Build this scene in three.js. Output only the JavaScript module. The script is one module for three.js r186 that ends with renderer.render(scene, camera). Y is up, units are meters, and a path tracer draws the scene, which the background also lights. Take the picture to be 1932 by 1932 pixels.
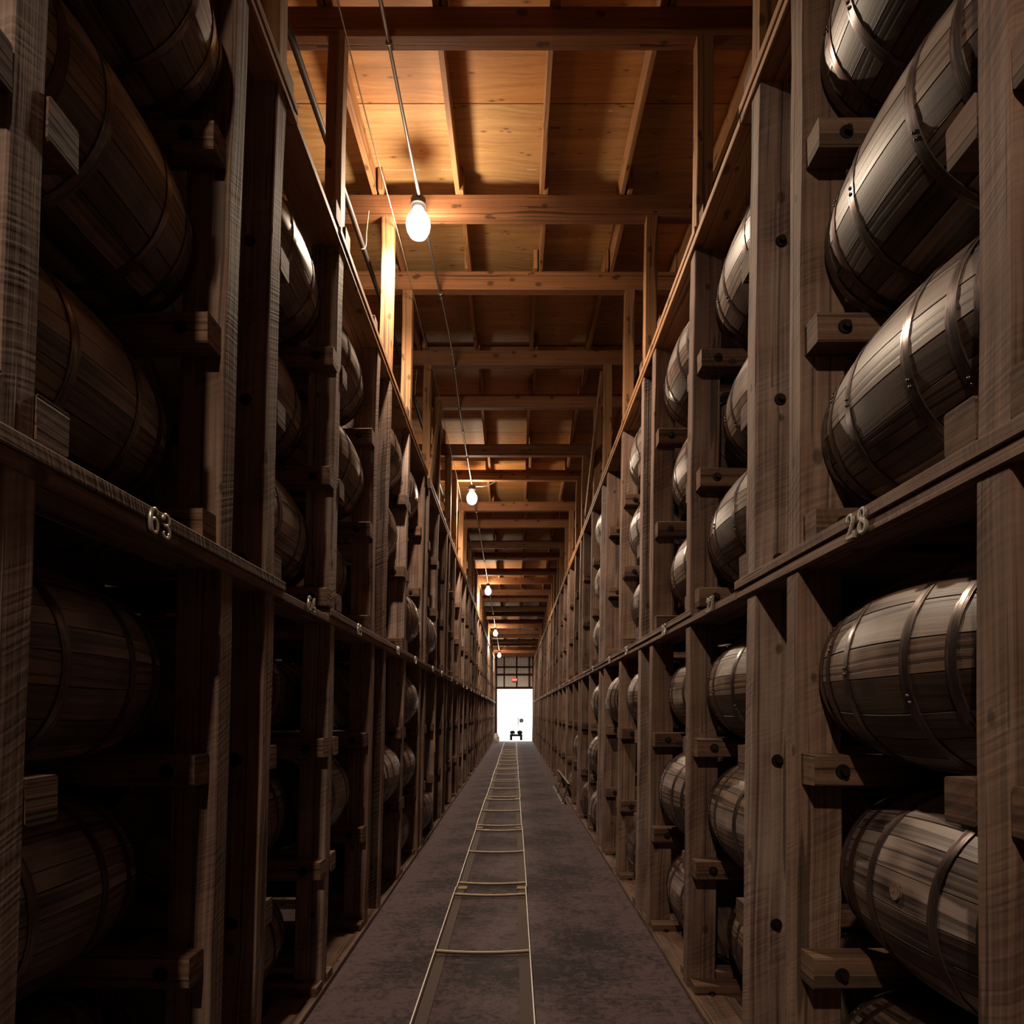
import * as THREE from 'three';
import { mergeGeometries, toCreasedNormals } from 'three/addons/utils/BufferGeometryUtils.js';
import { TextGeometry } from 'three/addons/geometries/TextGeometry.js';
import { FontLoader } from 'three/addons/loaders/FontLoader.js';

// ---------------------------------------------------------------- camera, sky, exposure
// x to the right, y measured from eye height (EYE above the floor), d = distance ahead of the camera.
const EYE = 1.65, F = 1300, IMG = 1932;
const scene = new THREE.Scene();
const camera = new THREE.PerspectiveCamera(2 * Math.atan(IMG / 2 / F) * 180 / Math.PI, 1, 0.05, 400);
camera.position.set(0, EYE, 0);
camera.rotation.set(0.02565, 0, 0);
camera.setViewOffset(IMG, IMG, -4, -344.6, IMG, IMG);      // shifted lens: the horizon sits low in the frame
const SKY = new THREE.Color(4.6, 4.6, 4.7);
scene.background = SKY;                                   // even bright overcast, seen only through the far doorway
const BULB_COLOR = new THREE.Color(1.0, 0.785, 0.575);
const LAMP_UP = 4.4, LAMP_DOWN = 30, LAMP_GLOW = 2.2;     // candela round the bulb, candela below it, brightness of the glass
const EXPOSURE = 1.0;
const renderer = new THREE.WebGLRenderer({ antialias: true });
renderer.toneMapping = THREE.LinearToneMapping;
renderer.toneMappingExposure = EXPOSURE;
renderer.shadowMap.enabled = true;

// ---------------------------------------------------------------- helpers
function rng(seed) { let a = seed >>> 0; return () => { a = (a + 0x6D2B79F5) >>> 0; let t = a; t = Math.imul(t ^ (t >>> 15), t | 1); t ^= t + Math.imul(t ^ (t >>> 7), t | 61); return ((t ^ (t >>> 14)) >>> 0) / 4294967296; }; }
const used = new Map();
function numbered(n) { const k = used.get(n) || 0; used.set(n, k + 1); return k ? n + '_' + String(k).padStart(3, '0') : n; }
const P = (x, y, d) => new THREE.Vector3(x, y + EYE, -d);
const LEAN = 0.0175;                                       // the whole frame leans a degree to the right as it goes up
const lean = (y) => LEAN * y;
function shade(o) { o.castShadow = true; o.receiveShadow = true; return o; }
function mesh(name, geo, mat, parent) { const m = shade(new THREE.Mesh(geo, mat)); m.name = numbered(name); parent.add(m); return m; }
function thing(name, label, category, pos, group) {
  const g = new THREE.Group(); g.name = numbered(name); g.position.copy(pos);
  g.userData = { label, category }; if (group) g.userData.group = group;
  scene.add(g); return g;
}
function tag(o, label, category, group) { o.userData.label = label; o.userData.category = category; if (group) o.userData.group = group; return o; }
function structure(name, obj) { obj.name = numbered(name); obj.userData.kind = 'structure'; scene.add(obj); return obj; }

// ---------------------------------------------------------------- textures
function noise2(seed, n) {                                // periodic value noise on an n x m lattice
  const r = rng(seed), N = 256, t = new Float32Array(N * N); for (let i = 0; i < t.length; i++) t[i] = r();
  return (x, y, px, py) => {
    const xi = Math.floor(x), yi = Math.floor(y); let fx = x - xi, fy = y - yi; fx = fx * fx * (3 - 2 * fx); fy = fy * fy * (3 - 2 * fy);
    const x0 = ((xi % px) + px) % px, x1 = (x0 + 1) % px, y0 = ((yi % py) + py) % py, y1 = (y0 + 1) % py;
    const a = t[(y0 & 255) * N + (x0 & 255)], b = t[(y0 & 255) * N + (x1 & 255)], c = t[(y1 & 255) * N + (x0 & 255)], d = t[(y1 & 255) * N + (x1 & 255)];
    return (a + (b - a) * fx) * (1 - fy) + (c + (d - c) * fx) * fy;
  };
}
function makeTexture(w, h, fn, srgb) {
  const data = new Uint8Array(w * h * 4), o = [0, 0, 0];
  for (let y = 0; y < h; y++) for (let x = 0; x < w; x++) {
    fn(x / w, y / h, o); const i = (y * w + x) * 4;
    for (let k = 0; k < 3; k++) { let v = Math.max(0, Math.min(1, o[k])); if (srgb) v = v <= 0.0031308 ? 12.92 * v : 1.055 * Math.pow(v, 1 / 2.4) - 0.055; data[i + k] = v * 255 + 0.5; }
    data[i + 3] = 255;
  }
  const t = new THREE.DataTexture(data, w, h, THREE.RGBAFormat);
  t.wrapS = t.wrapT = THREE.RepeatWrapping; t.magFilter = THREE.LinearFilter; t.minFilter = THREE.LinearMipmapLinearFilter; t.generateMipmaps = true;
  if (srgb) t.colorSpace = THREE.SRGBColorSpace; t.needsUpdate = true; return t;
}
const ONES = ['zero', 'one', 'two', 'three', 'four', 'five', 'six', 'seven', 'eight', 'nine', 'ten', 'eleven', 'twelve', 'thirteen', 'fourteen', 'fifteen', 'sixteen', 'seventeen', 'eighteen', 'nineteen'], TENS = ['', '', 'twenty', 'thirty', 'forty', 'fifty', 'sixty', 'seventy', 'eighty', 'ninety'];
const inWords = (n) => n < 20 ? ONES[n] : TENS[Math.floor(n / 10)] + (n % 10 ? '-' + ONES[n % 10] : '');
const sstep = (a, b, x) => { const t = Math.max(0, Math.min(1, (x - a) / (b - a))); return t * t * (3 - 2 * t); };
// wood: u across the board, v along it. kerf = strength of the slanted saw marks
function woodHeight(seed, kerf, knots, across, along) {
  const n = noise2(seed), m = noise2(seed + 7), r = rng(seed + 3), ks = [];
  for (let i = 0; i < knots; i++) ks.push([r(), r(), 0.012 + r() * 0.02, r()]);
  return (u, v) => {
    const wob = n(u * 4, v * 4, 4, 4) - 0.5;
    let knot = 0, bend = 0;
    for (const [ku, kv, kr] of ks) { let du = Math.abs(u - ku); du = Math.min(du, 1 - du) * across; let dv = Math.abs(v - kv); dv = Math.min(dv, 1 - dv) * along; const q = Math.sqrt(du * du + dv * dv * 0.45) / kr; if (q < 4) { bend += Math.exp(-q * q * 0.5) * 0.022; knot = Math.max(knot, sstep(1.1, 0.5, q)); } }
    const gu = u * across * 100 + wob * 1.6 + bend * 30, P1 = Math.round(across * 100);
    const grain = 0.5 * n(gu * 1.0, v * along * 1.6, P1, Math.round(along * 1.6)) + 0.3 * m(gu * 3, v * along * 4, P1 * 3, Math.round(along * 4)) + 0.2 * n(gu * 8, v * along * 8, P1 * 8, Math.round(along * 8));
    const amp = sstep(0.3, 0.75, m(u * 3, v * 9, 3, 9));
    const kv = v * along * 130 + u * 26 + wob * 6, k2 = v * along * 55 + u * 11 + wob * 3;
    const saw = kerf * (0.35 + 0.65 * amp) * (0.6 * sstep(0.25, 0.75, n(u * 3, kv, 3, along * 130)) + 0.4 * sstep(0.3, 0.7, m(u * 3 + 2, k2, 3, along * 55)));
    const blot = m(u * 2, v * 5, 2, 5) * 0.6 + n(u * 6, v * 14, 6, 14) * 0.4;
    const check = sstep(0.80, 0.86, m(gu * 0.7, v * along * 0.9, Math.round(P1 * 0.7), Math.max(1, Math.round(along * 0.9))));
    return [grain, saw, blot, knot, check];
  };
}
function woodPair(seed, w, h, across, along, { kerf = 0.5, knots = 6, light, dark, grey = 0, stain = 0.5, grainC = 1 }) {
  const f = woodHeight(seed, kerf, knots, across, along);
  const map = makeTexture(w, h, (u, v, o) => {
    const [g, s, b, k, c] = f(u, v);
    let t = 0.5 + (g - 0.5) * 1.1 * grainC - (s - 0.2) * 0.42 + (b - 0.5) * stain; t = Math.max(0, Math.min(1, t));
    for (let i = 0; i < 3; i++) o[i] = (dark[i] + (light[i] - dark[i]) * t) * (1 - 0.62 * k) * (1 - 0.6 * c);
    const L = (o[0] + o[1] + o[2]) / 3; for (let i = 0; i < 3; i++) o[i] += (L - o[i]) * grey * sstep(0.45, 0.7, b);
  }, true);
  const bump = makeTexture(w / 2, h / 2, (u, v, o) => { const [g, s, , k, c] = f(u, v); o[0] = o[1] = o[2] = 0.35 + 0.25 * g + 0.35 * s - 0.35 * c + 0.05 * k; }, false);
  return { map, bumpMap: bump };
}
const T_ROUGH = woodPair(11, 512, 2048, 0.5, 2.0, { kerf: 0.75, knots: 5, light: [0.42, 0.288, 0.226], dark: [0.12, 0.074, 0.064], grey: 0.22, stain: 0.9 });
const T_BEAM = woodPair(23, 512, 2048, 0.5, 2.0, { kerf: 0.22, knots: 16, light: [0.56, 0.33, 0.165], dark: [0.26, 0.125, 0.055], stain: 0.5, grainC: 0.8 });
const T_STAVE = woodPair(37, 1024, 1024, 0.5, 1.0, { kerf: 0.1, knots: 1, light: [0.375, 0.292, 0.25], dark: [0.072, 0.05, 0.048], grey: 0.2, stain: 1.35, grainC: 0.95 });
// plywood: face grain runs along v, fine and wavy, with fastener stains and a few drips of glue
const T_PLY = (() => {
  const n = noise2(51), m = noise2(52), r = rng(53), dots = [], pale = [];
  for (let i = 0; i < 46; i++) dots.push([Math.round(r() * 5) / 5 + (r() - 0.5) * 0.06, r(), 0.006 + r() * 0.006]);
  for (let i = 0; i < 9; i++) pale.push([r(), r(), 0.006 + r() * 0.008]);
  return makeTexture(1024, 2048, (u, v, o) => {
    const wob = n(u * 5, v * 4, 5, 4) * 1.5 + m(u * 14, v * 9, 14, 9) * 0.7;
    const g = 0.5 * n(u * 60 + wob * 3, v * 5, 60, 5) + 0.3 * m(u * 130 + wob * 4, v * 14, 130, 14) + 0.2 * n(u * 220, v * 60, 220, 60);
    const b = n(u * 4, v * 3, 4, 3) * 0.6 + m(u * 9, v * 5, 9, 5) * 0.4;
    let t = 0.52 + (g - 0.5) * 0.95 + (b - 0.5) * 0.6;
    o[0] = 0.36 + 0.26 * t; o[1] = 0.185 + 0.19 * t; o[2] = 0.066 + 0.085 * t;
    for (const [du, dv, s] of dots) { const a = (u - du) * 1.22 / s, c = (v - dv) * 2.44 / (s * 2.6), q = a * a + c * c; if (q < 4) { const k = 0.75 * Math.exp(-q * 1.4); for (let i = 0; i < 3; i++) o[i] *= 1 - k; } }
    for (const [du, dv, s] of pale) { const a = (u - du) * 1.22 / (s * 0.5), c = (v - dv) * 2.44 / (s * 1.5), q = a * a + c * c; if (q < 1) { o[0] = 0.62; o[1] = 0.55; o[2] = 0.44; } }
    const crack = Math.abs(u - 0.54 - 0.004 * (n(v * 20, 0, 20, 1) - 0.5)); if (crack < 0.0035 && m(v * 30, 3, 30, 8) > 0.42) { o[0] = 0.6; o[1] = 0.5; o[2] = 0.38; }
  }, true);
})();
const T_FLOOR = (() => {
  const n = noise2(61), m = noise2(62);
  const f = (u, v) => {
    const big = 0.5 * n(u * 4, v * 4, 4, 4) + 0.3 * m(u * 11, v * 11, 11, 11) + 0.2 * n(u * 29, v * 29, 29, 29);
    const fine = 0.4 * m(u * 70, v * 70, 70, 70) + 0.35 * n(u * 150, v * 150, 150, 150) + 0.25 * m(u * 250, v * 250, 250, 250);
    const streak = n(u * 14, v * 120, 14, 120);
    return [big, fine, streak];
  };
  const map = makeTexture(1024, 1024, (u, v, o) => {
    const [b, fi, s] = f(u, v); const t = Math.max(0, Math.min(1, 0.5 + (b - 0.5) * 1.8 + (fi - 0.5) * 1.8 + (s - 0.5) * 0.35));
    const e = sstep(0.30, 0.47, Math.abs(u - 0.5 - (u > 0.5 ? 0 : 0)) < 0.5 ? 0.5 - Math.abs(((u + 0.5) % 1) - 0.5) : 0) * (0.35 + 0.9 * b);   // dust swept towards the racks
    o[0] = 0.017 + 0.078 * t + 0.036 * e; o[1] = 0.010 + 0.049 * t + 0.033 * e; o[2] = 0.012 + 0.052 * t + 0.035 * e;
  }, true);
  const bumpMap = makeTexture(1024, 1024, (u, v, o) => { const [b, fi, s] = f(u, v); o[0] = o[1] = o[2] = b * 0.4 + fi * 0.5 + s * 0.1; }, false);
  return { map, bumpMap };
})();
const T_RUST = (() => {
  const n = noise2(71), m = noise2(72);
  const f = (u, v) => 0.45 * n(u * 10, v * 6, 10, 6) + 0.35 * m(u * 40, v * 20, 40, 20) + 0.2 * n(u * 120, v * 60, 120, 60);
  const map = makeTexture(512, 256, (u, v, o) => { const t = sstep(0.36, 0.62, f(u, v)); o[0] = 0.15 - 0.06 * t; o[1] = 0.125 - 0.078 * t; o[2] = 0.122 - 0.085 * t; }, true);
  const rough = makeTexture(512, 256, (u, v, o) => { const t = sstep(0.38, 0.66, f(u, v)); o[0] = 0; o[1] = 0.30 + 0.32 * t; o[2] = 0.92 - 0.55 * t; }, false);
  return { map, rough };
})();

// ---------------------------------------------------------------- materials
const std = (o) => new THREE.MeshStandardMaterial(o);
const rough = (c, r = 0.82) => std({ ...T_ROUGH, color: c, roughness: r, bumpScale: 0.004 });
const M = {
  post: [rough(0xffffff), rough(0xe8dccf), rough(0xd9cdc4)],
  rail: [rough(0xcdb9a4), rough(0xb9a18d)],
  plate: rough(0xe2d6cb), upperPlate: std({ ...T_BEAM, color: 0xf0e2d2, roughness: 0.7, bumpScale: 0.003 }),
  sill: rough(0xbfae9f),
  beam: [std({ ...T_BEAM, color: 0xe4cbb8, roughness: 0.7, bumpScale: 0.002 }), std({ ...T_BEAM, color: 0xcbb2a2, roughness: 0.72, bumpScale: 0.002 })],
  joist: std({ ...T_BEAM, color: 0xf4e6d4, roughness: 0.7, bumpScale: 0.002 }),
  roofPost: std({ ...T_BEAM, color: 0xe0d2c2, roughness: 0.75, bumpScale: 0.003 }),
  ply: [std({ map: T_PLY, roughness: 0.68 }), std({ map: T_PLY, color: 0xf1dfcb, roughness: 0.68 }), std({ map: T_PLY, color: 0xffe9cf, roughness: 0.66 })],
  stave: [0xffffff, 0xb5a79d, 0xe6d6c6, 0x928478].map((c) => std({ ...T_STAVE, color: c, roughness: 0.44, bumpScale: 0.0012 })),
  hoop: [std({ map: T_RUST.map, color: 0xffffff, roughnessMap: T_RUST.rough, metalnessMap: T_RUST.rough, roughness: 0.9, metalness: 0.9 }), std({ map: T_RUST.map, color: 0xd8b4a6, roughnessMap: T_RUST.rough, roughness: 0.95, metalnessMap: T_RUST.rough, metalness: 0.8 })],
  floor: std({ ...T_FLOOR, roughness: 0.9, bumpScale: 0.004 }),
  bolt: std({ color: 0x2a211c, roughness: 0.55, metalness: 0.6 }),
  digit: std({ color: 0xcfc8bf, roughness: 0.3, metalness: 0.65 }),
  steel: std({ color: 0xc2bcb6, roughness: 0.38, metalness: 0.45 }),
  track: std({ color: 0x46332a, roughness: 0.75, metalness: 0.0 }),
  rung: std({ color: 0x7c6c58, roughness: 0.42, metalness: 0.6 }),
  yellow: std({ color: 0x8a6a20, roughness: 0.6 }),
  conduit: std({ color: 0xa9a7a4, roughness: 0.35, metalness: 0.75 }),
  pipe: std({ color: 0x4b4744, roughness: 0.5, metalness: 0.5 }),
  socket: std({ color: 0x2d2a28, roughness: 0.5 }),
  wire: std({ color: 0xb9a68e, roughness: 0.7 }),
  glow: std({ color: 0xfff3e4, emissive: 0xfff0df, emissiveIntensity: LAMP_GLOW, roughness: 0.3 }),
  sheet: std({ color: 0xdcdcda, roughness: 0.55, metalness: 0.1 }),
  darkWall: std({ map: T_ROUGH.map, color: 0x6a5f58, roughness: 0.95 }),
  girt: std({ ...T_BEAM, color: 0xd98a6a, roughness: 0.75 }),
  exit: std({ color: 0x8c1e10, emissive: 0xff3a18, emissiveIntensity: 0.5, roughness: 0.5 }),
  exitText: std({ color: 0xffffff, emissive: 0xffe6d8, emissiveIntensity: 0.7, roughness: 0.5 }),
  sack: std({ color: 0xd8d4cc, roughness: 0.8 }),
  ground: std({ color: 0xd9d4cb, roughness: 0.95 }),
  cart: new THREE.MeshPhysicalMaterial({ color: 0x1b1a18, roughness: 1, specularIntensity: 0.1 }),
  leaf: new THREE.MeshPhysicalMaterial({ color: 0x2a2d2a, roughness: 1, specularIntensity: 0.1 }),
  tape: std({ color: 0xd9a520, roughness: 0.55 }),
};

// ---------------------------------------------------------------- geometry makers
// a sawn timber standing on y = 0: a wide in x, b in z, len high, edges eased, faces slightly uneven; uv in metres
function timber(len, a, b, seed, { segs = 0, wave = 0.002, ch = 0.004, taper = 0, scaleU = 0.5, scaleV = 2.0, center = false } = {}) {
  const r = rng(seed * 7919 + 13), n = segs || Math.max(1, Math.min(10, Math.round(len / 0.28)));
  const ou = r(), ov = r(), ring = [];
  const xs = [[-a / 2 + ch, -b / 2], [a / 2 - ch, -b / 2], [a / 2, -b / 2 + ch], [a / 2, b / 2 - ch], [a / 2 - ch, b / 2], [-a / 2 + ch, b / 2], [-a / 2, b / 2 - ch], [-a / 2, -b / 2 + ch]];
  const stops = []; for (let i = 0; i <= n; i++) stops.push(i / n * len);
  if (taper) { stops.splice(1, 0, taper * 0.9); }
  const pos = [], uv = [], idx = [];
  const phx = r() * 6, phz = r() * 6, bow = (r() - 0.5) * wave * 2.4;
  stops.forEach((s, i) => {
    const t = s / len, k = taper && i === 0 ? 0.55 : 1;
    const dx = Math.sin(t * 3.1 + phx) * wave * 0.8 + bow * 4 * t * (1 - t), dz = Math.sin(t * 2.6 + phz) * wave * 0.8;
    const corner = [0, 1, 2, 3].map(() => [(r() - 0.5) * wave, (r() - 0.5) * wave]);
    ring.push(xs.map(([x, z], j) => { const c = corner[Math.floor(((j + 1) % 8) / 2)]; return [x * k + dx + c[0], s, z * k + dz + c[1]]; }));
  });
  const per = [0]; for (let j = 0; j < 8; j++) { const p = xs[j], q = xs[(j + 1) % 8]; per.push(per[j] + Math.hypot(q[0] - p[0], q[1] - p[1])); }
  for (let j = 0; j < 8; j++) for (let i = 0; i < ring.length - 1; i++) {
    const A = ring[i][j], B = ring[i][(j + 1) % 8], C = ring[i + 1][(j + 1) % 8], D = ring[i + 1][j], s = pos.length / 3;
    pos.push(...A, ...B, ...C, ...D);
    for (const [u, v] of [[per[j], A[1]], [per[j + 1], B[1]], [per[j + 1], C[1]], [per[j], D[1]]]) uv.push(u / scaleU + ou, v / scaleV + ov);
    idx.push(s, s + 2, s + 1, s, s + 3, s + 2);
  }
  for (const e of [0, ring.length - 1]) {
    const s = pos.length / 3; ring[e].forEach((p) => { pos.push(...p); uv.push(p[0] / scaleU + ou + 0.37, p[2] / scaleV * 0.3 + ov); });
    for (let j = 1; j < 7; j++) e === 0 ? idx.push(s, s + j, s + j + 1) : idx.push(s, s + j + 1, s + j);
  }
  const g = new THREE.BufferGeometry();
  g.setAttribute('position', new THREE.Float32BufferAttribute(pos, 3)); g.setAttribute('uv', new THREE.Float32BufferAttribute(uv, 2)); g.setIndex(idx);
  if (center) g.translate(0, -len / 2, 0);
  return toCreasedNormals(g, 0.5);
}
const alongX = (g) => g.clone().rotateZ(-Math.PI / 2);      // +y -> +x
const alongZ = (g) => g.clone().rotateX(-Math.PI / 2);      // +y -> -z (away from the camera)
const cyl = (r0, r1, h, seg = 16) => new THREE.CylinderGeometry(r0, r1, h, seg);
function lathe(pts, seg = 32) { return new THREE.LatheGeometry(pts.map(([x, y]) => new THREE.Vector2(x, y)), seg); }
function tube(pts, r, seg = 40, rad = 8) { return new THREE.TubeGeometry(new THREE.CatmullRomCurve3(pts), seg, r, rad, false); }

// ---------------------------------------------------------------- plan of the building
const XA = { 1: 1.04, [-1]: -1.095 };                       // aisle faces of the racks at eye height
const T = 2.71, END = 39.5, BACK = -5.2, WALL = 3.3;
const dS = (k) => k === -1 ? 1.445 : 4.08 + T * k, d1 = (k) => 5.23 + T * k, d2 = (k) => 5.70 + T * k;   // near faces: single post, first and second post of a pair
const TH = 0.11, PW = 0.165;                                // post: depth along the aisle, width across
const MID0 = 0.525, MID1 = 0.608, UP0 = 2.80, UP1 = 2.885, FLOOR = -EYE;
const roofY = (d) => 4.30 - (d < 8.44 ? 0.0426 * (8.44 - d) : 0.0405 * (d - 8.44));    // underside of the cross beams: low gable with its ridge near the camera
const BEAM_H = 0.185, JOIST_H = 0.185, DECK = BEAM_H + JOIST_H;
const TIERS = [-1.565, -0.857, -0.153, 0.722, 1.425, 2.13, 2.996];  // tops of the rails; the last lies on the upper plate
const TIER_NAME = ['bottom rail', 'middle rail', 'top rail', 'bottom rail', 'middle rail', 'top rail'];

// ---------------------------------------------------------------- the setting
function wallBox(w, h, d) { const g = new THREE.BoxGeometry(w, h, d), p = g.attributes.position, uv = g.attributes.uv; for (let i = 0; i < uv.count; i++) uv.setXY(i, (w > d ? p.getX(i) : p.getZ(i)) / 0.9, p.getY(i) / 3.1); return g; }
{
  const g = new THREE.PlaneGeometry(2 * WALL, END - BACK, 1, 1); g.rotateX(-Math.PI / 2);
  const box = new THREE.BoxGeometry(2 * WALL, 0.2, END - BACK), uv = box.attributes.uv, p = box.attributes.position;
  for (let i = 0; i < uv.count; i++) uv.setXY(i, (p.getX(i) + 0.03) / 2.2, p.getZ(i) / 2.2);
  const floor = shade(new THREE.Mesh(box, M.floor)); floor.position.set(0, -0.1, -(END + BACK) / 2); structure('floor', floor);
  for (const s of [-1, 1]) {
    const w = shade(new THREE.Mesh(wallBox(0.12, 7.2, END - BACK + 0.4), M.darkWall)); w.position.set(s * (WALL + 0.06), 3.4, -(END + BACK) / 2);
    structure(s < 0 ? 'wall_left' : 'wall_right', w);
  }
  const wb = shade(new THREE.Mesh(wallBox(2 * WALL + 0.3, 7.2, 0.12), M.darkWall)); wb.position.set(0, 3.4, -BACK + 0.06); structure('wall_back', wb);
}
// ceiling: plywood sheets on joists on cross beams; each is a part of it
const ceiling = structure('ceiling', new THREE.Group());
const beamD = []; for (let k = -3; k <= 12; k++) { beamD.push(dS(k)); beamD.push(d2(k)); }
{
  const bg = [1, 2, 3, 4].map((i) => alongX(timber(2 * 3.2, BEAM_H, 0.10, 100 + i, { segs: 8, wave: 0.004, center: true })));
  // after the turn: long side along x, BEAM_H upright
  beamD.filter((d) => d > BACK + 0.1 && d < END - 0.3).forEach((d, i) => {
    const b = mesh('beam', bg[i % 4], M.beam[i % 2], ceiling); b.position.copy(P(0, roofY(d) + BEAM_H / 2, d + 0.05)); b.rotation.z = (((i * 37) % 7) - 3) * 0.0004;
  });
  // joists: one row over each span, lapped on the beams
  const js = [-1.86, -1.165, -0.475, 0.225, 0.92, 1.615, 2.31];
  const jg = [1, 2, 3].map((i) => alongZ(timber(1, 0.041, JOIST_H, 140 + i, { segs: 1, wave: 0.002, scaleV: 1 })));
  const ds = beamD.filter((d) => d > BACK && d < END);
  for (let i = 0; i < ds.length - 1; i++) {
    const a = ds[i] - 0.06, b = ds[i + 1] + 0.2, ya = roofY(a) + BEAM_H, yb = roofY(b) + BEAM_H, L = Math.hypot(b - a, yb - ya);
    js.forEach((x, j) => {
      const m = mesh('joist', jg[(i + j) % 3], M.joist, ceiling); m.scale.set(1, 1, L);
      m.position.copy(P(x + (i % 2) * 0.042 + ((i * 13 + j * 7) % 5 - 2) * 0.006, ya + JOIST_H / 2 - 0.004, a)); m.rotation.x = Math.atan2(yb - ya, b - a);
    });
  }
  // deck of plywood sheets, 1.22 along the aisle by 2.44 across
  const sheetG = []; for (let v = 0; v < 4; v++) {
    const g = new THREE.BoxGeometry(2.434, 0.018, 1.212), uv = g.attributes.uv, p = g.attributes.position;
    for (let i = 0; i < uv.count; i++) uv.setXY(i, (v & 1 ? p.getZ(i) : -p.getZ(i)) / 1.22 + 0.5, (v & 2 ? p.getX(i) : -p.getX(i)) / 2.44 + 0.5); sheetG.push(g);
  }
  const rr = rng(5); let d0 = 5.01 - 1.22 * 9;
  for (; d0 < END + 0.1; d0 += 1.22) for (let c = -1; c <= 1; c++) {
    const dm = d0 + 0.61, sl = dm < 8.44 ? 0.0426 : -0.0405;
    const m = mesh('plywood_panel', sheetG[Math.floor(rr() * 4)], M.ply[Math.floor(rr() * 3)], ceiling);
    m.position.copy(P(c * 2.44 - 0.28 + (Math.round(d0 / 1.22) & 1 ? 0.0 : 0.02), roofY(dm) + DECK + 0.009 + rr() * 0.002, dm)); m.rotation.x = Math.atan(sl);
  }
  const roof = [-1, 1].map((side) => {                       // weatherproof layer over the sheets, so that daylight stays out
    const a = side < 0 ? BACK - 0.2 : 8.44, b = side < 0 ? 8.44 : END + 0.4, ya = roofY(a), yb = roofY(b);
    const m = mesh('roofing', new THREE.BoxGeometry(2 * WALL + 0.5, 0.05, Math.hypot(b - a, yb - ya) + 0.02), M.darkWall, ceiling);
    m.position.copy(P(0, (ya + yb) / 2 + DECK + 0.055, (a + b) / 2)); m.rotation.x = Math.atan2(yb - ya, b - a); return m;
  });
}
// far end wall with its doorway
const DOOR = { x0: -0.97, x1: 1.05, top: 1.40 };
{
  const w = structure('wall_end', new THREE.Group());
  const part = (n, x0, x1, y0, y1, dz, dep, mat) => { const m = mesh(n, new THREE.BoxGeometry(x1 - x0, y1 - y0, dep), mat, w); m.position.copy(P((x0 + x1) / 2, (y0 + y1) / 2, END + dz)); return m; };
  part('side_panel', -WALL - 0.1, DOOR.x0, FLOOR, 4.2, 0.08, 0.04, M.darkWall); part('side_panel', DOOR.x1, WALL + 0.1, FLOOR, 4.2, 0.08, 0.04, M.darkWall);
  // corrugated sheets over the door
  for (let i = 0; i < 3; i++) {
    const shp = new THREE.Shape(), x0 = DOOR.x0 + i * 0.673; let pts = [];
    for (let k = 0; k <= 24; k++) pts.push([k * 0.673 / 22, (k % 4 < 2 ? 0 : 0.022)]);
    shp.moveTo(pts[0][0], pts[0][1]); pts.slice(1).forEach((q) => shp.lineTo(q[0], q[1])); pts.reverse().forEach((q) => shp.lineTo(q[0], q[1] + 0.004));
    const g = new THREE.ExtrudeGeometry(shp, { depth: 4.2 - DOOR.top, bevelEnabled: false }); g.rotateX(-Math.PI / 2);
    const m = mesh('metal_sheet', g, M.sheet, w); m.position.copy(P(x0, DOOR.top, END + 0.06));
  }
  for (const [y, h] of [[2.60, 0.09], [2.17, 0.10], [1.40, 0.14], [3.3, 0.1]]) part('girt', -1.3, 1.35, y - h / 2, y + h / 2, 0.0, 0.06, M.girt);
  for (const x of [-0.57, 0.14, 0.86]) part('stud', x - 0.035, x + 0.035, DOOR.top, 3.4, -0.01, 0.07, M.girt);
  part('door_frame', DOOR.x0 - 0.18, DOOR.x0, FLOOR, DOOR.top + 0.07, 0, 0.16, M.girt); part('door_frame', DOOR.x1, DOOR.x1 + 0.14, FLOOR, DOOR.top + 0.07, 0, 0.16, M.girt);
  const gnd = shade(new THREE.Mesh(new THREE.BoxGeometry(260, 0.2, 220), M.ground)); gnd.position.copy(P(0, FLOOR - 0.11, END + 110.1)); structure('ground', gnd);
}

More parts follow.
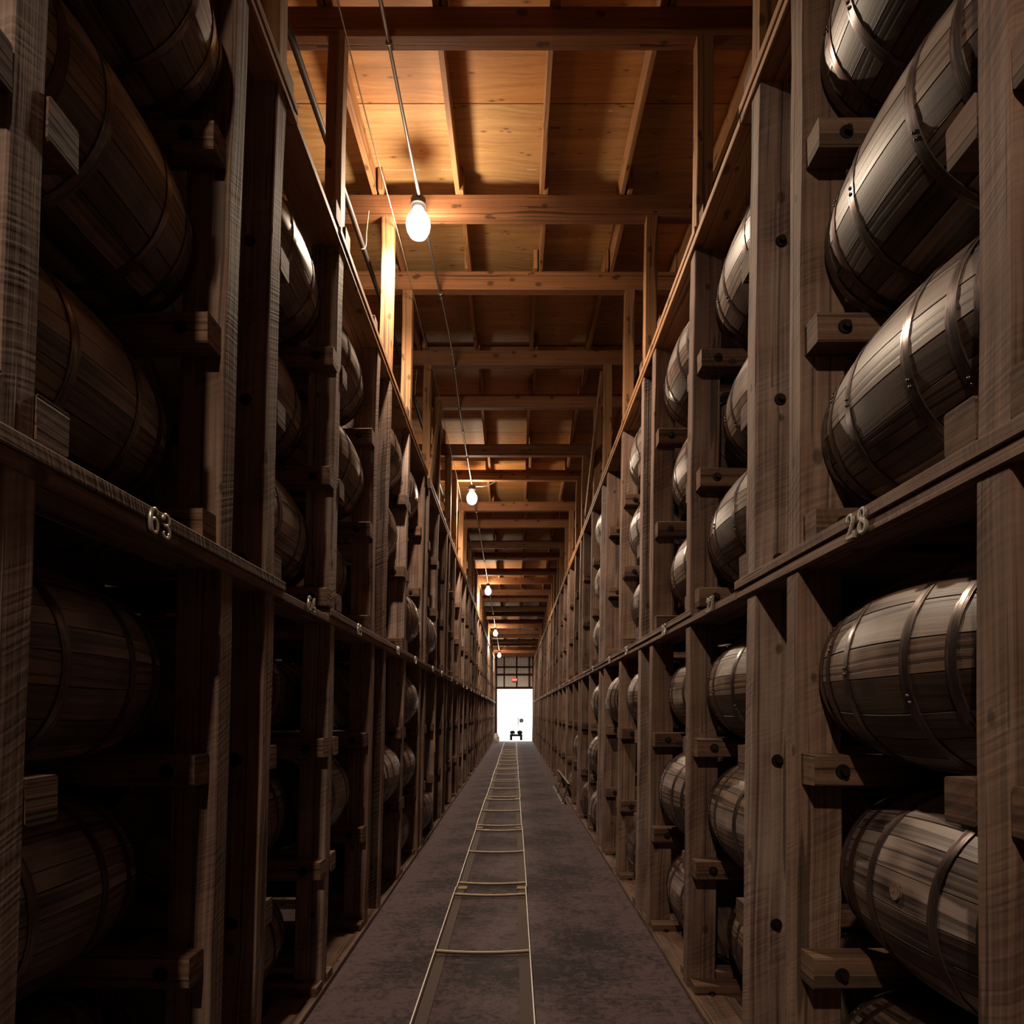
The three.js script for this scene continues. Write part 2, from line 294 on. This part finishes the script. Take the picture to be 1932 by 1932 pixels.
// ---------------------------------------------------------------- bare bulbs along the conduit
const LAMPS = [[-2.0, 3.62], [5.47, 3.955], [12.4, 3.895], [20.2, 3.575], [28.2, 3.25], [35.5, 2.955]];
const ORD = ['first', 'second', 'third', 'fourth', 'fifth', 'sixth', 'seventh', 'eighth', 'ninth', 'tenth', 'eleventh', 'twelfth'];
{
  const bulbG = lathe([[0.0001, -0.125], [0.03, -0.12], [0.058, -0.1], [0.076, -0.062], [0.083, -0.02], [0.079, 0.022], [0.062, 0.06], [0.043, 0.09], [0.034, 0.115], [0.032, 0.125]], 32);
  const sockG = lathe([[0.03, 0.105], [0.036, 0.10], [0.04, 0.13], [0.058, 0.135], [0.06, 0.145], [0.056, 0.15], [0.054, 0.195], [0.04, 0.21], [0.012, 0.215], [0.0001, 0.215]], 32);
  LAMPS.forEach(([d, y], i) => {
    const x = i ? -0.765 - (i === 1 ? 0.01 : 0) : -0.85, label = i === 0 ? 'bare bulb in a dark socket behind the viewpoint' : i === 1 ? 'largest glowing bare bulb in a dark socket below the roof beam' : `${ORD[i - 1]} glowing bare bulb along the ceiling conduit, counted from the largest`;
    const t = thing('bulb_lamp', label, 'lamp', P(x, y, d), 'bare bulbs along the ceiling conduit');
    mesh('socket', sockG, M.socket, t).scale.set(1.1, 1, 1.1); mesh('bulb', bulbG, M.glow, t).scale.set(1.2, 1.06, 1.2);
    const p = new THREE.PointLight(BULB_COLOR, LAMP_UP, 0, 2); p.castShadow = true; p.shadow.radius = 3.2; t.add(p); p.name = 'bulb_light';
    const s = new THREE.SpotLight(BULB_COLOR, LAMP_DOWN, 0, Math.PI / 2 - 0.03, 0.35, 2); s.castShadow = true; s.shadow.radius = 3.2; s.position.set(0, -0.01, 0); s.target.position.set(0, -3, 0); t.add(s); t.add(s.target); s.name = 'bulb_spot'; s.target.name = 'bulb_spot_target';
  });
  // conduit from lamp to lamp, clipped under the beams
  const pts = []; for (let d = -3; d < 36; d += 0.6) pts.push(P(-0.765 + 0.035 * Math.exp(-((d - 7.6) ** 2) / 2), roofY(d) - 0.028, d));
  const c = thing('conduit', 'thin metal conduit running along the ceiling from bulb to bulb', 'pipe', P(0, 0, 0)); c.position.set(0, 0, 0);
  mesh('conduit_pipe', tube(pts, 0.0125, 160, 8), M.conduit, c);
  const clipG = new THREE.TorusGeometry(0.017, 0.005, 6, 14);
  beamD.filter((d) => d > 1 && d < 30).forEach((d) => { const m = mesh('clip', clipG, M.conduit, c); m.position.copy(P(-0.765 + 0.035 * Math.exp(-((d - 7.6) ** 2) / 2), roofY(d) - 0.026, d + 0.02)); });
  const cp = cyl(0.017, 0.017, 0.05, 12).rotateX(Math.PI / 2); for (const d of [6.9, 8.1, 10.2, 15]) { const m = mesh('coupling', cp, M.conduit, c); m.position.copy(P(-0.765 + 0.035 * Math.exp(-((d - 7.6) ** 2) / 2), roofY(d) - 0.028, d)); }
}

// ---------------------------------------------------------------- barrel racks
const postLow = [1, 2, 3, 4, 5].map((i) => timber(MID0 - FLOOR + 0.02, PW, TH, 200 + i, { wave: 0.005, ch: 0.005 }));
const postUp = [1, 2, 3, 4, 5].map((i) => timber(UP0 - MID1, PW, TH, 220 + i, { wave: 0.005, ch: 0.005 }));
const railG = [1, 2, 3, 4].map((i) => alongX(timber(1.75, 0.108, 0.112, 240 + i, { wave: 0.004, ch: 0.006 })));
const boltG = (() => { const w = cyl(0.024, 0.026, 0.006, 20), h = cyl(0.013, 0.014, 0.02, 6); h.translate(0, 0.012, 0); return mergeGeometries([w, h]).rotateX(Math.PI / 2); })();
const bayNo = (s, right) => s > 0 ? right : 91 - right;
for (const s of [1, -1]) for (let m = -2; m <= 12; m++) {
  const r1 = 25 - 2 * m, r2 = 24 - 2 * m, nums = m === 12 ? inWords(bayNo(s, 1)) : `${inWords(bayNo(s, r1))} and ${inWords(bayNo(s, r2))}`;
  const D2 = d2(m), S = dS(m + 1), D1 = d1(m + 1), base = P(XA[s] + s * PW / 2, FLOOR, D2);
  const rack = thing('barrel_rack', `rough sawn timber barrel rack, the ${m === 12 ? 'bay' : 'bays'} numbered ${nums}`, 'rack', base, s > 0 ? 'racks on the side numbered one to twenty-eight' : 'racks on the side numbered sixty-three to ninety');
  const put = (o, x, y, d) => { o.position.copy(P(x, y, d)).sub(base); return o; };
  const posts = m === 12 ? [[D2, 2], [S, 0]] : [[D2, 2], [S, 0], [D1, 1]];
  posts.forEach(([d, kind], j) => {
    const q = Math.abs(m * 3 + j + (s > 0 ? 0 : 2)), dd = d + (((q * 31) % 7) - 3) * 0.004;
    for (const [lo, geo, y0] of [[1, postLow, FLOOR], [0, postUp, MID1]]) for (const inner of [0, 1]) {
      if (inner && m > 4) continue;
      const x = XA[s] + s * (PW / 2 + inner * 1.4) + lean(y0) + (((q * 17) % 5) - 2) * 0.0012;
      const p = put(mesh('post', geo[(q + inner * 2 + lo) % 5], M.post[(q + inner) % 3], rack), x, y0, dd + TH / 2); p.rotation.z = -LEAN;
    }
    // rails: on the near face of posts that close a bay, on the far face of posts that open one
    const faces = kind === 2 ? [1] : kind === 1 ? [-1] : (m === 12 ? [-1] : [-1, 1]);
    for (const f of faces) TIERS.forEach((y, ti) => {
      if (m > 8 && ti === 0) return;
      const dz = f < 0 ? dd - 0.057 : dd + TH + 0.057, xs = XA[s] + s * 0.002 + lean(y) + s * ((((q * 7 + ti * 5) % 5) - 1) * 0.006);
      const r = put(mesh('rail', railG[(q + ti) % 4], M.rail[(q + ti * 2) % 2], rack), xs, y - 0.054, dz); if (s < 0) r.rotation.y = Math.PI;
      r.userData.tier = ti;
      if (m < 3) {
        const b = shade(new THREE.Mesh(boltG, M.bolt)); b.name = numbered('bolt'); r.add(b);
        // bolt head on the face towards the camera (rail face, or the post face when the rail is behind the post)
        b.position.set(0.098, 0.0, (f < 0 ? 0.059 : 0.059 + TH + 0.004) * (s < 0 ? -1 : 1)); if (s < 0) b.rotation.y = Math.PI;
        if (f > 0 && kind === 0) b.position.z = -0.059 * (s < 0 ? -1 : 1);
      }
    });
  });
}
// long double-board plates that carry the numbers, their upper twins, and sills on the floor
for (const s of [1, -1]) {
  const side = s > 0 ? 'side of rack twenty-eight' : 'side of rack sixty-three';
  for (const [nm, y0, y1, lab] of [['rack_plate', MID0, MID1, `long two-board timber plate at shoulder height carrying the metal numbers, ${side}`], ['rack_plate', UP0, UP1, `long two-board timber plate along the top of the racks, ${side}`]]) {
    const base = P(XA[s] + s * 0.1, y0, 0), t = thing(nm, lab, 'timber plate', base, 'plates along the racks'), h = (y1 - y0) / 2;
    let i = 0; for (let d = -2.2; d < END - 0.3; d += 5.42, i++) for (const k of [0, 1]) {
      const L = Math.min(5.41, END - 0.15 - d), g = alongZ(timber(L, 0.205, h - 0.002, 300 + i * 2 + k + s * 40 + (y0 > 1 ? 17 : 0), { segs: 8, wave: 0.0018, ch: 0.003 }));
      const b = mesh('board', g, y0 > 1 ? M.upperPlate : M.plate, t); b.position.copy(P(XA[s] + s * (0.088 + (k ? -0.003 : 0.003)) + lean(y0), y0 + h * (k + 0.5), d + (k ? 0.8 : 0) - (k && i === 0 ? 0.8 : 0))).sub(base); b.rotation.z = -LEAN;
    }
  }
  const base = P(XA[s] + s * 0.09, FLOOR, 0), t = thing('floor_sill', `flat timber sill on the floor under the rack posts, ${side}`, 'timber sill', base, 'floor sills of the racks');
  let i = 0; for (let d = -2; d < END - 0.4; d += 4.6, i++) { const b = mesh('board', alongZ(timber(Math.min(4.58, END - 0.2 - d), 0.24, 0.035, 380 + i + s * 20, { segs: 6, wave: 0.003 })), M.sill, t); b.position.copy(P(XA[s] + s * 0.115 + lean(FLOOR), FLOOR + 0.0175, d)).sub(base); }
}
// slim posts between the upper plate and the roof beams
{
  const g = [1, 2, 3, 4].map((i) => timber(1, 0.1, 0.1, 420 + i, { segs: 5, wave: 0.004, scaleV: 1.6 }));
  for (const s of [1, -1]) for (let k = -1; k <= 12; k++) [dS(k), d2(k)].forEach((d, j) => {
    if (d < 1 || d > END - 0.4) return;
    const h = roofY(d + 0.05) - UP1, right = j === 0 ? 26 - 2 * k : 25 - 2 * k, n = bayNo(s, Math.max(1, right));
    const x = XA[s] + s * 0.05 + lean(UP1) + (((k * 5 + j * 3 + s) % 3)) * 0.003;
    const p = shade(new THREE.Mesh(g[(k + 2 + j + (s > 0 ? 1 : 0)) % 4], M.roofPost)); p.name = numbered('roof_post'); p.scale.y = h; p.position.copy(P(x, UP1, d + 0.05)); p.rotation.z = -LEAN; scene.add(p);
    tag(p, j === 0 ? `slim square roof post on the upper plate at the near edge of bay ${inWords(n)}` : `slim square roof post on the upper plate before bay ${inWords(n)}, over the narrow gap`, 'post', 'slim posts holding the roof beams');
  });
  // diagonal boards braced in the roof storey
  const brace = (s, a, b, lab) => {
    const A = P(XA[s] + lean(a[0]) - s * 0.02, a[0], a[1]), B = P(XA[s] + lean(b[0]) - s * 0.02, b[0], b[1]), v = B.clone().sub(A), m = shade(new THREE.Mesh(timber(v.length(), 0.038, 0.14, 440 + s, { segs: 4 }), M.roofPost));
    m.name = numbered('diagonal_brace'); m.position.copy(A); m.quaternion.setFromUnitVectors(new THREE.Vector3(0, 1, 0), v.normalize()); scene.add(m); tag(m, lab, 'brace', 'diagonal braces in the roof storey');
  };
  brace(1, [2.95, 10.2], [4.2, 8.45], 'diagonal board nailed across the posts above bay twenty-two'); brace(-1, [2.75, 8.2], [4.2, 9.3], 'diagonal board nailed across the posts above bay sixty-eight');
}
// metal numerals on the middle plates
{
  const font = await new FontLoader().loadAsync('fonts/droid/droid_serif_regular.typeface.json'), glyph = {};
  for (const c of '0123456789') { const g = new TextGeometry(c, { font, size: 0.074, depth: 0.003, curveSegments: 5, bevelEnabled: true, bevelThickness: 0.004, bevelSize: 0.002, bevelSegments: 2 }); g.computeBoundingBox(); g.userData = { w: g.boundingBox.max.x - g.boundingBox.min.x, x0: g.boundingBox.min.x }; glyph[c] = g; }
  for (const s of [1, -1]) for (let right = 28; right >= 4; right--) {
    const k = Math.floor((26 - right) / 2), even = right % 2 === 0, a = even ? dS(k) + TH : d2(Math.floor((25 - right) / 2)) + TH, b = even ? d1(k) : dS(Math.floor((25 - right) / 2) + 1), n = String(bayNo(s, right));
    const t = thing('rack_number', `metal number ${inWords(+n)} nailed on the middle rack plate`, 'number', P(XA[s] - s * 0.018 + lean(0.57), 0.531, (a + b) / 2 + 0.02), 'metal numbers on the rack plates');
    t.rotation.y = -s * Math.PI / 2; let x = 0, W = 0; for (const c of n) W += glyph[c].userData.w + 0.022; x = -W / 2;
    for (const c of n) { const m = mesh('digit', glyph[c], M.digit, t); m.position.set(x - glyph[c].userData.x0 + 0.011, 0, 0); x += glyph[c].userData.w + 0.022; }
  }
}

// ---------------------------------------------------------------- barrels
const BL = 0.90, RB = 0.327, RH = 0.277;
const rad = (z) => RH + (RB - RH) * (1 - (2 * z / BL) ** 2);
function staveGeo(t0, t1, seed, seg = 12, ov0) {            // axis along z, between angles t0 and t1, edges eased into the joint
  const r = rng(seed), dr = (r() - 0.5) * 0.002, gap = 0.0004, pos = [], uv = [], idx = [], ou = ov0 ?? r(), ov = r();
  const prof = [[0, -0.03], [0, -0.004], [0.002, -0.0004], [0.5, 0.0], [-0.002, -0.0004], [0, -0.004], [0, -0.03]];
  for (let i = 0; i <= seg; i++) {
    const z = (i / seg - 0.5) * BL, R = rad(z) + dr;
    prof.forEach(([off, dep], j) => {
      const e = j < 3 ? t0 + (gap + off) / R : j > 3 ? t1 - (gap - off) / R : (t0 + t1) / 2;
      pos.push(Math.cos(e) * (R + dep), Math.sin(e) * (R + dep), z); uv.push(((j < 3 ? 0 : j > 3 ? 1 : 0.5) * (t1 - t0) * R + (j === 0 || j === 6 ? 0.02 : 0)) / 0.5 + ou, z / 1.0 + ov);
    });
  }
  const n = prof.length;
  for (let i = 0; i < seg; i++) for (let j = 0; j < n - 1; j++) { const a = i * n + j, b = a + 1, c = a + n, d = c + 1; idx.push(a, b, d, a, d, c); }
  const g = new THREE.BufferGeometry(); g.setAttribute('position', new THREE.Float32BufferAttribute(pos, 3)); g.setAttribute('uv', new THREE.Float32BufferAttribute(uv, 2)); g.setIndex(idx);
  return toCreasedNormals(g, 0.6);
}
function hoopGeo(z0, w, seg = 56) {
  const q = []; const o = 0.0035; for (let i = 0; i <= 3; i++) { const z = z0 - w / 2 + w * i / 3; q.push([rad(z) + o, z]); }
  const pts = [[rad(z0 - w / 2) - 0.003, z0 - w / 2], ...q, [rad(z0 + w / 2) - 0.003, z0 + w / 2]];
  const g = lathe(pts, seg); g.rotateX(Math.PI / 2);
  return toCreasedNormals(g, 0.7);
}
const HOOPS = [[-0.428, 0.044], [-0.335, 0.034], [-0.165, 0.036], [0.165, 0.036], [0.335, 0.034], [0.428, 0.044]];
const hoopFine = HOOPS.map(([z, w]) => hoopGeo(z, w)), hoopCoarse = HOOPS.map(([z, w]) => hoopGeo(z, w, 32));
const rivetG = new THREE.SphereGeometry(0.006, 8, 6);
const headG = [-1, 1].map((e) => { const bs = []; const R = RH - 0.012, z = e * (BL / 2 - 0.035); for (let i = 0; i < 6; i++) { const x0 = -R + i * R / 3, x1 = x0 + R / 3 - 0.003, sh = new THREE.Shape(), up = []; for (let k = 0; k <= 6; k++) { const x = x0 + (x1 - x0) * k / 6; up.push([x, Math.sqrt(Math.max(0, R * R - x * x))]); } sh.moveTo(up[0][0], -up[0][1]); up.slice(1).forEach((p) => sh.lineTo(p[0], -p[1])); up.slice().reverse().forEach((p) => sh.lineTo(p[0], p[1])); const g = new THREE.ExtrudeGeometry(sh, { depth: 0.02, bevelEnabled: false }); const uv = g.attributes.uv, p = g.attributes.position; for (let k = 0; k < uv.count; k++) uv.setXY(k, p.getX(k) / 0.5 + i * 0.13, p.getY(k)); g.translate(0, 0, z - 0.01); bs.push(g); } return bs; });
const headWhole = headG.map((b) => mergeGeometries(b));
const bungG = cyl(0.026, 0.028, 0.03, 16);
function barrelProto(v, fine) {
  const g = new THREE.Group(), r = rng(900 + v), n = 22 + v, cuts = [0]; for (let i = 0; i < n; i++) cuts.push(cuts[i] + 0.65 + r() * 0.7); const sc = Math.PI * 2 / cuts[n];
  const st = []; for (let i = 0; i < n; i++) st.push(staveGeo(cuts[i] * sc, cuts[i + 1] * sc, 1000 + v * 50 + i, fine ? 14 : 8));
  if (fine) st.forEach((q, i) => mesh('stave', q, M.stave[[0, 2, 1, 0, 3, 2, 0, 1, 2, 0, 2, 3, 0, 1][(i * 3 + v * 5 + (i >> 2)) % 14]], g)); else { const b = mesh('staves', mergeGeometries(st), M.stave[v % 3], g); b.userData.kind = 'stuff'; }
  HOOPS.forEach((h, i) => { const hp = mesh('hoop', (fine ? hoopFine : hoopCoarse)[i], M.hoop[(i + v) % 3 === 0 ? 0 : (v + i) % 2], g); if (fine) for (const k of [0, 1]) { const rv = mesh('rivet', rivetG, M.hoop[0], hp), a = 2.2 + i * 0.3 + k * 0.06; rv.position.set(Math.cos(a) * (rad(h[0]) + 0.004), Math.sin(a) * (rad(h[0]) + 0.004), h[0]); } });
  headG.forEach((bs, e) => { if (fine) { const hd = new THREE.Group(); hd.name = numbered('head'); g.add(hd); bs.forEach((b) => mesh('head_board', b, M.stave[(e + v) % 3], hd)); } else mesh('head', headWhole[e], M.stave[v % 3], g); });
  const bung = mesh('bung', bungG, M.post[1], g), a = (cuts[3] + cuts[4]) / 2 * sc; bung.position.set(Math.cos(a) * (RB - 0.008), Math.sin(a) * (RB - 0.008), 0); bung.rotation.z = a - Math.PI / 2;
  g.userData.bung = a; return g;
}
const FINE = [0, 1, 2].map((v) => barrelProto(v, true)), COARSE = [0, 1, 2].map((v) => barrelProto(v, false));
const firstUsed = new Set();
let barrelCount = 0;
function barrel(s, right, ti, recess, turn, deep) {
  const even = right % 2 === 0, k = Math.floor((26 - right) / 2), m = Math.floor((25 - right) / 2);
  const a = even ? dS(k) + TH : d2(m) + TH, b = even ? d1(k) : dS(m + 1), q = barrelCount++, n = bayNo(s, right);
  const fine = right >= 25 && !deep, v = (q * 7 + ti) % 3, proto = (fine ? FINE : COARSE)[v], rr = rng(4000 + q * 17 + right);
  const g = proto.clone(); g.traverse((o) => { if (o !== g) o.name = numbered(o.name.replace(/_\d+$/, '')); });
  g.name = numbered('barrel');
  const y = TIERS[ti] + RH + 0.012, x = XA[s] + s * (RB + 0.012 + recess) + lean(y);
  g.position.copy(P(x, y, (a + b) / 2 + 0.012 + (rr() - 0.5) * 0.03)); g.rotation.z = turn !== undefined ? turn - proto.userData.bung : Math.PI / 2 - proto.userData.bung + (rr() - 0.5) * 0.9;
  g.userData = { label: `weathered oak barrel on the ${TIER_NAME[ti]} ${ti > 2 ? 'above' : 'below'} the plate number ${inWords(n)}`, category: 'barrel', group: 'whiskey barrels lying in the racks' };
  scene.add(g); return g;
}
// [bay on the numbered 1-28 side, tier, recess] read off the photograph; tiers 0-2 below the middle plate, 3-5 above it
const R = [
  [28, 5, .0], [28, 4, .015], [28, 3, .015], [28, 2, .0], [28, 1, .085], [28, 0, .05],
  [27, 5, .06], [27, 4, .11], [27, 3, .03], [27, 2, .03], [27, 1, .04], [27, 0, .16],
  [26, 5, .0], [26, 4, .06], [26, 3, .06], [26, 2, .06], [26, 1, -.01], [26, 0, .06],
  [25, 5, .0], [25, 4, .01], [25, 3, .04], [25, 2, .0], [25, 0, .02],
  [24, 2, -.045], [23, 5, -.01], [23, 4, -.01], [23, 3, -.02], [23, 2, -.03], [23, 1, -.07], [23, 0, -.05],
  [22, 0, -.06], [21, 1, -.02], [20, 0, .0], [19, 2, .04], [18, 4, .03], [17, 1, .05], [16, 4, .02], [15, 2, .03], [14, 0, .04], [13, 2, .02], [12, 1, .05], [11, 2, .02], [10, 2, .02], [9, 2, .02], [8, 2, .05], [7, 4, .04], [6, 1, .03], [5, 2, .02], [4, 2, .02], [3, 1, .02], [2, 2, .02], [2, 1, .02],
];
const Lft = [
  [28, 5, -.03], [28, 4, .05], [28, 3, .12], [28, 2, .12], [28, 1, .18], [28, 0, .25],
  [27, 5, .04], [27, 4, .12], [27, 3, .08], [27, 2, .2], [27, 1, .16], [27, 0, .16],
  [26, 5, .03], [26, 4, .01], [26, 3, .12], [26, 1, .06],
  [25, 5, .0], [25, 4, .03], [25, 1, -.05], [25, 2, .12],
  [24, 5, .0], [24, 3, -.05], [24, 2, -.05], [24, 1, -.03], [24, 0, .02],
  [23, 3, -.06], [23, 0, -.06], [22, 5, .06], [21, 4, .05], [20, 2, .08], [19, 3, .06], [18, 0, .06], [17, 1, .01], [15, 3, .05], [13, 1, .05], [11, 4, .05], [9, 2, .05], [7, 1, .05], [5, 3, .05], [3, 2, .05],
];
// barrels pushed further in behind the front ones
for (const s of [1, -1]) for (let right = 28; right >= 22; right--) for (const t of right > 24 ? [1, 2, 3, 4, 5] : [3, 4, 5]) {
  const g = barrel(s, right, t, 0.70 + ((right * 7 + t * 3) % 5) * 0.012, undefined, true);
  g.userData.label = g.userData.label.replace('weathered oak barrel on', 'dark oak barrel deep inside on'); g.userData.group = 'second row of barrels deeper in the racks';
}
for (const [b, t, r] of R) barrel(1, b, t, r, b === 28 && t === 1 ? Math.PI - 0.12 : undefined);
for (const [b, t, r] of Lft) barrel(-1, b, t, r);

// ---------------------------------------------------------------- barrel track on the floor
function trackSection(L, w, label, pos) {
  const t = thing('track_section', label, 'barrel track', pos, 'steel track sections laid end to end');
  const hw = w / 2;
  for (const s of [-1, 1]) {
    const rl = new THREE.Group(); rl.name = numbered('rail'); t.add(rl);
    const v = mesh('upright_flange', new THREE.BoxGeometry(0.007, 0.05, L), M.steel, rl); v.position.set(s * hw, 0.025, -L / 2);
    const h = mesh('flat_flange', new THREE.BoxGeometry(0.07, 0.006, L), M.track, rl); h.position.set(s * (hw - 0.039), 0.004, -L / 2);
  }
  for (const d of [0.20, 1.68, 3.14]) {
    if (d > L) continue; const pts = []; for (let i = 0; i <= 10; i++) { const u = i / 10 * 2 - 1; pts.push(new THREE.Vector3(u * (hw - 0.006), 0.032 - 0.012 * (1 - u * u), -d)); }
    const g = tube(pts, 0.013, 20, 8); mesh('rung', g, M.rung, t);
  }
  return t;
}
const tapeG = new THREE.BoxGeometry(0.085, 0.012, 0.09);
for (let i = 0; i <= 9; i++) {
  const d = 3.03 + 3.35 * i, lab = i === 0 ? 'nearest section of the steel barrel track on the aisle floor' : `${ORD[i]} section of the steel barrel track, counted from the nearest`;
  const t = trackSection(3.345, 0.64, lab, P(-0.21 + (i % 2 ? 0.004 : -0.004), FLOOR + 0.001, d));
  for (const s of [-1, 1]) { const y = mesh('yellow_end', tapeG, M.yellow, t); y.position.set(s * 0.275, 0.012, -0.09); }
}
{ // spare section stood on its edge against the rack
  const t = trackSection(3.0, 0.38, 'short spare ladder of steel track leaning on edge against the rack posts', P(0.955, FLOOR + 0.18, 12.4)); t.userData.group = undefined; delete t.userData.group; t.rotation.z = 1.30;
}

// ---------------------------------------------------------------- pipes and wires
{
  const p = thing('sprinkler_pipe', 'dark sprinkler pipe running lengthwise under the roof beams behind the posts', 'pipe', P(-1.25, 3.75, 2.6));
  const pts = []; for (let i = 0; i <= 24; i++) pts.push(new THREE.Vector3(-0.002 * i, (roofY(2.6 + i * 0.9) - roofY(2.6)) * 0.9 - (i < 7 ? 0 : 0), -i * 0.9));
  mesh('pipe_run', tube(pts, 0.021, 60, 12), M.pipe, p);
  const hook = tube([new THREE.Vector3(-0.03, 0.0, 0), new THREE.Vector3(-0.01, -0.024, 0), new THREE.Vector3(0.02, -0.012, 0), new THREE.Vector3(0.032, 0.12, 0), new THREE.Vector3(0.05, 0.3, 0)], 0.004, 24, 6);
  for (const d of [5.62, 8.5, 11.1]) { const h = mesh('hook', hook, M.wire, p); h.position.set(-0.002 * (d - 2.6) / 0.9, (roofY(d) - roofY(2.6)) * 0.9, -(d - 2.6)); }
  const w = thing('wire', 'thin pale wire strung along the roof beams beside the conduit', 'wire', P(0, 0, 0)); w.position.set(0, 0, 0);
  const wp = []; for (let d = 2.6; d < 34; d += 0.68) wp.push(P(-0.995 + 0.006 * Math.sin(d * 2.3), roofY(d) - 0.09 - 0.02 * Math.abs(Math.sin(d * 1.16)), d)); mesh('wire_run', tube(wp, 0.0045, 160, 6), M.wire, w);
  const x = thing('cross_pipe', 'dark sprinkler pipe crossing the aisle below the beams far ahead', 'pipe', P(0, 3.52, 25)); const cx = cyl(0.035, 0.035, 2.3, 14).rotateZ(Math.PI / 2); mesh('pipe_run', cx, M.pipe, x); const c2 = cyl(0.02, 0.02, 2.3, 12).rotateZ(Math.PI / 2); const m = mesh('pipe_run', c2, M.conduit, x); m.position.set(0, -0.09, 0.02);
  const b2 = shade(new THREE.Mesh(tube([P(-0.76, 4.10, 12.4), P(-0.55, 4.09, 12.36), P(-0.42, 4.12, 12.33), P(-0.33, 4.15, 12.3)], 0.012, 20, 8), M.conduit)); b2.name = numbered('cable'); scene.add(b2); tag(b2, 'short pale cable bending away from the first bulb beyond the largest', 'cable');
}
// ---------------------------------------------------------------- small things at the far end
{
  const font = await new FontLoader().loadAsync('fonts/droid/droid_sans_bold.typeface.json');
  const e = thing('exit_sign', 'small red exit sign above the bright doorway', 'sign', P(0.03, 1.86, END - 0.06));
  mesh('sign_box', new THREE.BoxGeometry(0.33, 0.19, 0.05), M.exit, e);
  const g = new TextGeometry('EXIT', { font, size: 0.09, depth: 0.004, curveSegments: 3, bevelEnabled: false }); g.computeBoundingBox(); g.translate(-(g.boundingBox.max.x + g.boundingBox.min.x) / 2, -0.045, 0.026); mesh('lettering', g, M.exitText, e);
  // crumpled sack by the door post
  const sg = new THREE.IcosahedronGeometry(0.2, 4), p = sg.attributes.position, n = noise2(88);
  for (let i = 0; i < p.count; i++) { const v = new THREE.Vector3().fromBufferAttribute(p, i), k = 0.8 + 0.5 * n(v.x * 22 + 50, v.y * 22 + v.z * 17 + 50, 256, 256); v.multiplyScalar(k); v.y = Math.max(v.y * 1.35, -0.24); p.setXYZ(i, v.x * 0.7, v.y + 0.24, v.z * 0.7); } sg.computeVertexNormals();
  const sk = shade(new THREE.Mesh(sg, M.sack)); sk.name = numbered('sack'); sk.position.copy(P(-0.96, FLOOR + 0.0, 37.6)); scene.add(sk); tag(sk, 'crumpled white sack on the floor beside the doorway', 'sack');
  // cart and marker seen through the doorway
  const c = thing('hand_cart', 'low dark cart with two bundles standing outside the doorway', 'cart', P(0.12, FLOOR - 0.01, 41.2));
  for (const sx of [-0.3, 0.3]) { const l = mesh('leg', timber(0.28, 0.15, 0.12, 600, { segs: 1 }), M.cart, c); l.position.set(sx, 0, 0); }
  const dk = mesh('deck', new THREE.BoxGeometry(0.76, 0.12, 0.5), M.cart, c); dk.position.set(0, 0.29, 0); const gb = mesh('white_box', new THREE.BoxGeometry(0.2, 0.07, 0.2), M.sack, c); gb.position.set(-0.1, 0.36, 0.1);
  for (const [bx, r] of [[-0.22, 0.15], [0.22, 0.16]]) { const q = new THREE.IcosahedronGeometry(r, 3); q.scale(1.05, 0.8, 1); const b = mesh('bundle', q, M.cart, c); b.position.set(bx, 0.46, 0); }
  const hd = mesh('handle', cyl(0.012, 0.012, 0.55, 8).rotateZ(Math.PI / 2 - 0.05), M.cart, c); hd.position.set(0.55, 0.38, 0);
  const s = thing('roadside_marker', 'small grey marker post with a round board far outside the doorway', 'marker', P(0.55, FLOOR - 0.01, 80));
  const po = mesh('pole', cyl(0.04, 0.04, 1.1, 8), M.leaf, s); po.position.set(-0.1, 0.55, 0); for (const y of [0.5, 0.85]) { const a = mesh('crossbar', new THREE.BoxGeometry(0.5, 0.06, 0.05), M.leaf, s); a.position.set(-0.1, y, 0); } const rb = mesh('round_board', cyl(0.26, 0.26, 0.04, 24).rotateX(Math.PI / 2), M.leaf, s); rb.position.set(0.3, 0.7, 0);
  const tp = shade(new THREE.Mesh(new THREE.BoxGeometry(0.004, 0.3, 0.09), M.tape)); tp.name = numbered('yellow_tape'); tp.position.copy(P(XA[-1] + 0.004 + lean(-0.4), -0.40, 9.55)); scene.add(tp); tag(tp, 'strip of yellow tape on a rack post near the floor', 'tape');
}
renderer.render(scene, camera);
